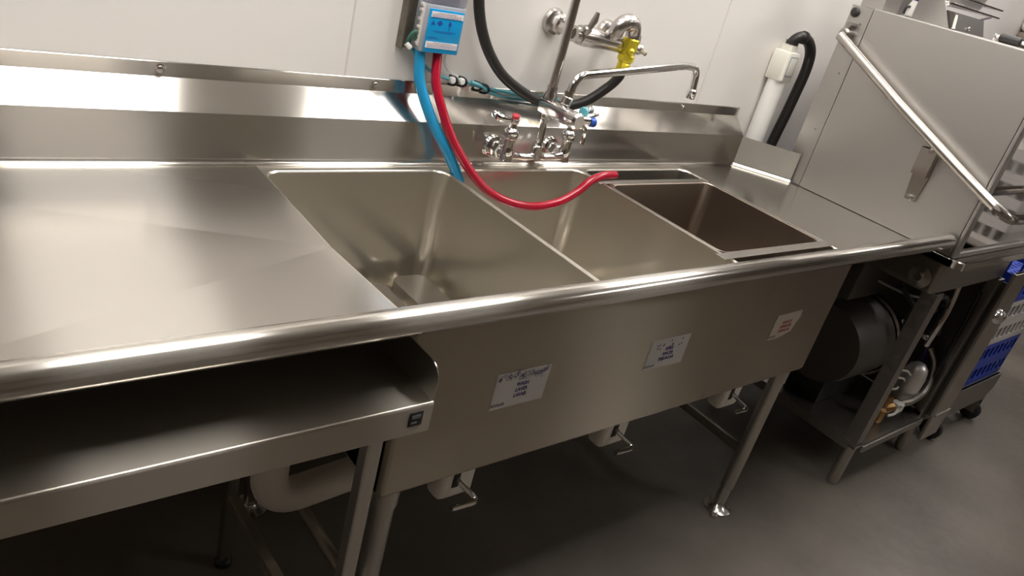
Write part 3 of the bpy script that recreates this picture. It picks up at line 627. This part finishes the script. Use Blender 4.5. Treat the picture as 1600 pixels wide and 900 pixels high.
# things on and behind the top of the dishwasher
zt = HZ1 + .001
b = NB(); prism(b, [(2.0, -.213, zt), (2.0, -.338, zt), (2.0, -.285, 1.565), (2.0, -.24, 1.66), (2.0, -.213, 1.66)], (.004, 0, 0)); box(b, 2.004, -.236, zt, 2.03, -.216, zt + .003)
tag(obj('support_plate', b, steel_hood), 'pale upright steel plate standing on the dishwasher top', 'bracket')
t = thing('control_box', 'small dark slope-fronted metal box on the dishwasher top behind the pale plate', 'control box', (2.12, -.31, zt))
b = NB(); prism(b, [(2.012, -.352, zt), (2.012, -.330, zt + .048), (2.012, -.245, zt + .048), (2.012, -.245, zt)], (.23, 0, 0)); obj('case', b, darkpaint, t)
b = NB(); lathe(b, [(.006, 0), (.006, .004), (.004, .006)], (2.115, -.348, zt + .012), (0, -.9, .4), 10); obj('screw', b, chrome_worn, t)
b = NB(); lathe(b, [(.006, 0), (.0045, .004), (.0045, .03), (.003, .04)], (2.006, -.350, zt + .002), (0, .2, 1), 10); obj('cable_gland', b, ivoryp, t)
j = thing('chemical_bottle', 'white bottle with a dark purple cap on the dishwasher top', 'bottle', (2.04, -.19, zt))
b = NB(); lathe(b, [(.015, 0), (.018, .004), (.018, .032), (.013, .044), (.012, .05)], (2.042, -.187, zt + .001), (0, 0, 1), 18); obj('bottle', b, whitep, j)
b = NB(); lathe(b, [(.013, 0), (.014, .003), (.014, .026), (.010, .03)], (2.042, -.187, zt + .0515), (0, 0, 1), 18); obj('cap', b, purple, j)
b = NB(); tube(b, spline([(2.026, -.183, zt + .030), (2.012, -.180, zt + .026), (2.008, -.180, zt + .006)], 4), .004, 8); obj('spout', b, black, j)
g = thing('door_roller', 'black rubber roller on the front top edge of the dishwasher', 'roller', (1.95, -.54, zt))
b = NB(); tube(b, [(1.95, -.510, zt + .0135), (1.95, -.513, zt + .0135), (1.95, -.568, zt + .0135), (1.95, -.571, zt + .0135)], [.010, .0130, .0130, .010], 18); obj('roller', b, rubber, g)
b = NB(); tube(b, [(1.95, -.572, zt + .0135), (1.95, -.60, zt + .0135)], .005, 10); box(b, 1.944, -.604, zt, 1.956, -.596, zt + .02, .001); box(b, 1.944, -.50, zt, 1.956, -.494, zt + .02, .001); tube(b, [(1.95, -.497, zt + .0135), (1.95, -.511, zt + .0135)], .005, 10); obj('axle', b, chrome, g)

ws = thing('wire_shelf', 'chrome wire wall shelf behind the dishwasher', 'shelf', (2.46, WY, 1.54))
b = NB()
for z in (1.558, 1.585):
    tube(b, [(2.24, -.20, z), (2.68, -.20, z)], .0035, 8); tube(b, [(2.24, .045, z), (2.68, .045, z)], .0035, 8)
    for x in (2.24, 2.68): tube(b, [(x, -.20, z), (x, .045, z)], .0035, 8)
obj('edge_rails', b, chrome, ws)
b = NB()
for k in range(15): tube(b, [(2.26 + k * .0285, -.20, 1.560), (2.26 + k * .0285, .045, 1.560)], .0018, 6)
o = obj('wire_deck', b, chrome, ws); 
b = NB()
for x in (2.26, 2.64): 
    tube(b, [(x, -.19, 1.555), (x, WY - .004, 1.42)], .004, 8); tube(b, [(x, WY - .006, 1.40), (x, WY - .006, 1.75)], .005, 8)
obj('wall_bracket', b, chrome, ws)
b = NB(); P = lambda ins, r, z: [(x, y, z) for x, y in rrect(2.34 + ins, -.17 + ins, 2.62 - ins, .02 - ins, r, 4)]
loft(b, [P(.014, .02, 1.564), P(.012, .02, 1.567), P(0, .02, 1.64), P(-.008, .02, 1.641)], capa=True)
tag(obj('food_pan', b, steel_hood, solid=.0012), 'grey steel pan sitting on the wire wall shelf', 'pan')
t = thing('wall_mounted_dispenser', 'taupe rounded wall dispenser far right above the dishwasher', 'dispenser', (3.72, WY, 1.5))
b = NB(); box(b, 3.60, -.10, 1.545, 3.90, WY - .001, 1.80, .03, 3); obj('cover', b, seamm, t)
b = NB(); box(b, 3.605, -.095, 1.48, 3.895, WY - .001, 1.548, .02, 3); obj('tray', b, brownp, t)

# ------------------------------------------------------------------ dish racks
RW = .25
def rack_mesh():
    b = NB(); h = .098; w = .006
    for s in (-1, 1):
        for ax in (0, 1):
            def bx(u0, u1, z0, z1, t=w):
                if ax == 0: box(b, u0, s * RW - (t if s > 0 else 0), z0, u1, s * RW + (t if s < 0 else 0), z1)
                else: box(b, s * RW - (t if s > 0 else 0), u0, z0, s * RW + (t if s < 0 else 0), u1, z1)
            bx(-RW, RW, .0, .026); bx(-RW, RW, .076, h, .010)
            n = 10
            for k in range(n + 1):
                u = -RW + 2 * RW * k / n; bx(max(-RW, u - .0075), min(RW, u + .0075), .02, .08)
            pass
    for k in range(13):
        u = -RW + 2 * RW * (k + .5) / 13; box(b, u - .013, -RW + .004, .004, u + .013, RW - .004, .012); box(b, -RW + .004, u - .006, .0045, RW - .004, u + .006, .0125)
    return b
ob = obj('dish_rack', rack_mesh(), rackblue); og = obj('dish_rack', rack_mesh(), rackgrey)
def rack(src, first, x, y, z, label, group):
    o = src if first else src.copy()
    if not first: C.objects.link(o)
    o.location = (x, y, z); return tag(o, label, 'dish rack', group)
dx, dy, dzz = 2.83, -.47, .236
G1 = 'dish racks stacked on the dolly'
names = ['blue open-sided dish rack at the bottom of the dolly stack', 'blue dish rack second from the bottom of the dolly stack, under the grey ones', 'lower grey dish rack in the middle of the dolly stack', 'upper grey dish rack in the middle of the dolly stack', 'blue dish rack resting on the grey ones in the dolly stack', 'topmost blue dish rack of the dolly stack']
for i in range(6):
    gsrc = i in (2, 3)
    rack(og if gsrc else ob, i in (0, 2), dx, dy, dzz + i * .0985, names[i], G1)
t = thing('rack_dolly', 'low grey rack dolly on black casters right of the dishwasher', 'dolly', (dx, dy, 0))
b = NB(); poly = [(dx - .262, -.735, .235), (dx + .262, -.735, .235), (dx + .262, -.735, .165), (dx + .20, -.735, .115), (dx - .262, -.735, .115)]
box(b, dx - .262, -.735, .215, dx + .262, -.205, .234, .004); prism(b, [(x, -.7355, z - .001) for x, y, z in poly], (0, .012, 0)); prism(b, [(x, -.217, z - .001) for x, y, z in poly], (0, .012, 0)); obj('platform', b, steel_dark, t)
for sx in (-1, 1):
    for sy in (-1, 1):
        cx, cy = dx + sx * .20, dy + sy * .245
        b = NB(); tube(b, [(cx - .014, cy, .042), (cx - .012, cy, .042), (cx + .012, cy, .042), (cx + .014, cy, .042)], [.036, .041, .041, .036], 24); w_ = obj('caster', b, black, t)
        b = NB(); box(b, cx - .022, cy - .02, .04, cx - .017, cy + .02, .115); box(b, cx + .017, cy - .02, .04, cx + .022, cy + .02, .115); box(b, cx - .022, cy - .02, .108, cx + .022, cy + .02, .2145); obj('caster_fork', b, steel_dark, w_)
# a clean-rack table across from the dishwasher front; its racks mirror in the door
t = thing('rack_table', 'stainless table opposite the dishwasher door, holding grey racks', 'table', (3.46, -1.26, 0))
b = NB(); box(b, 3.10, -1.56, .64, 3.82, -.985, .68, .006); obj('top', b, steel, t)
for x in (3.13, 3.79):
    for y in (-1.53, -1.015): b = NB(); tube(b, [(x, y, .001), (x, y, .641)], .019, 14); obj('leg', b, steel_z, t)
lab = ['bottom grey rack on the table opposite the door', 'second grey rack up on the table opposite the door', 'third grey rack up on the table opposite the door', 'fourth grey rack up on the table opposite the door', 'topmost grey rack on the table opposite the door']
for i in range(5): rack(og, False, 3.46, -1.26, .681 + i * .0985, lab[i], 'grey racks mirrored in the dishwasher door')

# ------------------------------------------------------------------ camera
cam = bpy.data.cameras.new('camera'); co = bpy.data.objects.new('camera', cam); C.objects.link(co)
Rm = ((0.77008937, -0.59139672, 0.23919089), (-0.09949582, -0.48170156, -0.87066882), (0.63012931, 0.64669431, -0.42979475))
M = Matrix((( Rm[0][0], -Rm[1][0], -Rm[2][0], -0.62655634), (Rm[0][1], -Rm[1][1], -Rm[2][1], -1.47797636), (Rm[0][2], -Rm[1][2], -Rm[2][2], 1.49401156), (0, 0, 0, 1)))
co.matrix_world = M
cam.sensor_width = 36; cam.lens = 1213.765 / 1600 * 36; cam.clip_start = .02
S = bpy.context.scene; S.camera = co
w = bpy.data.worlds.new('world'); S.world = w; w.use_nodes = True
w.node_tree.nodes['Background'].inputs[0].default_value = (.02, .02, .02, 1); w.node_tree.nodes['Background'].inputs[1].default_value = .1
S.view_settings.view_transform = 'Standard'; S.view_settings.look = 'None'; S.view_settings.gamma = 1; S.view_settings.use_curve_mapping = False
S.view_settings.exposure = .2
S.cycles.max_bounces = 10; S.cycles.diffuse_bounces = 5; S.cycles.glossy_bounces = 6; S.cycles.use_denoising = True
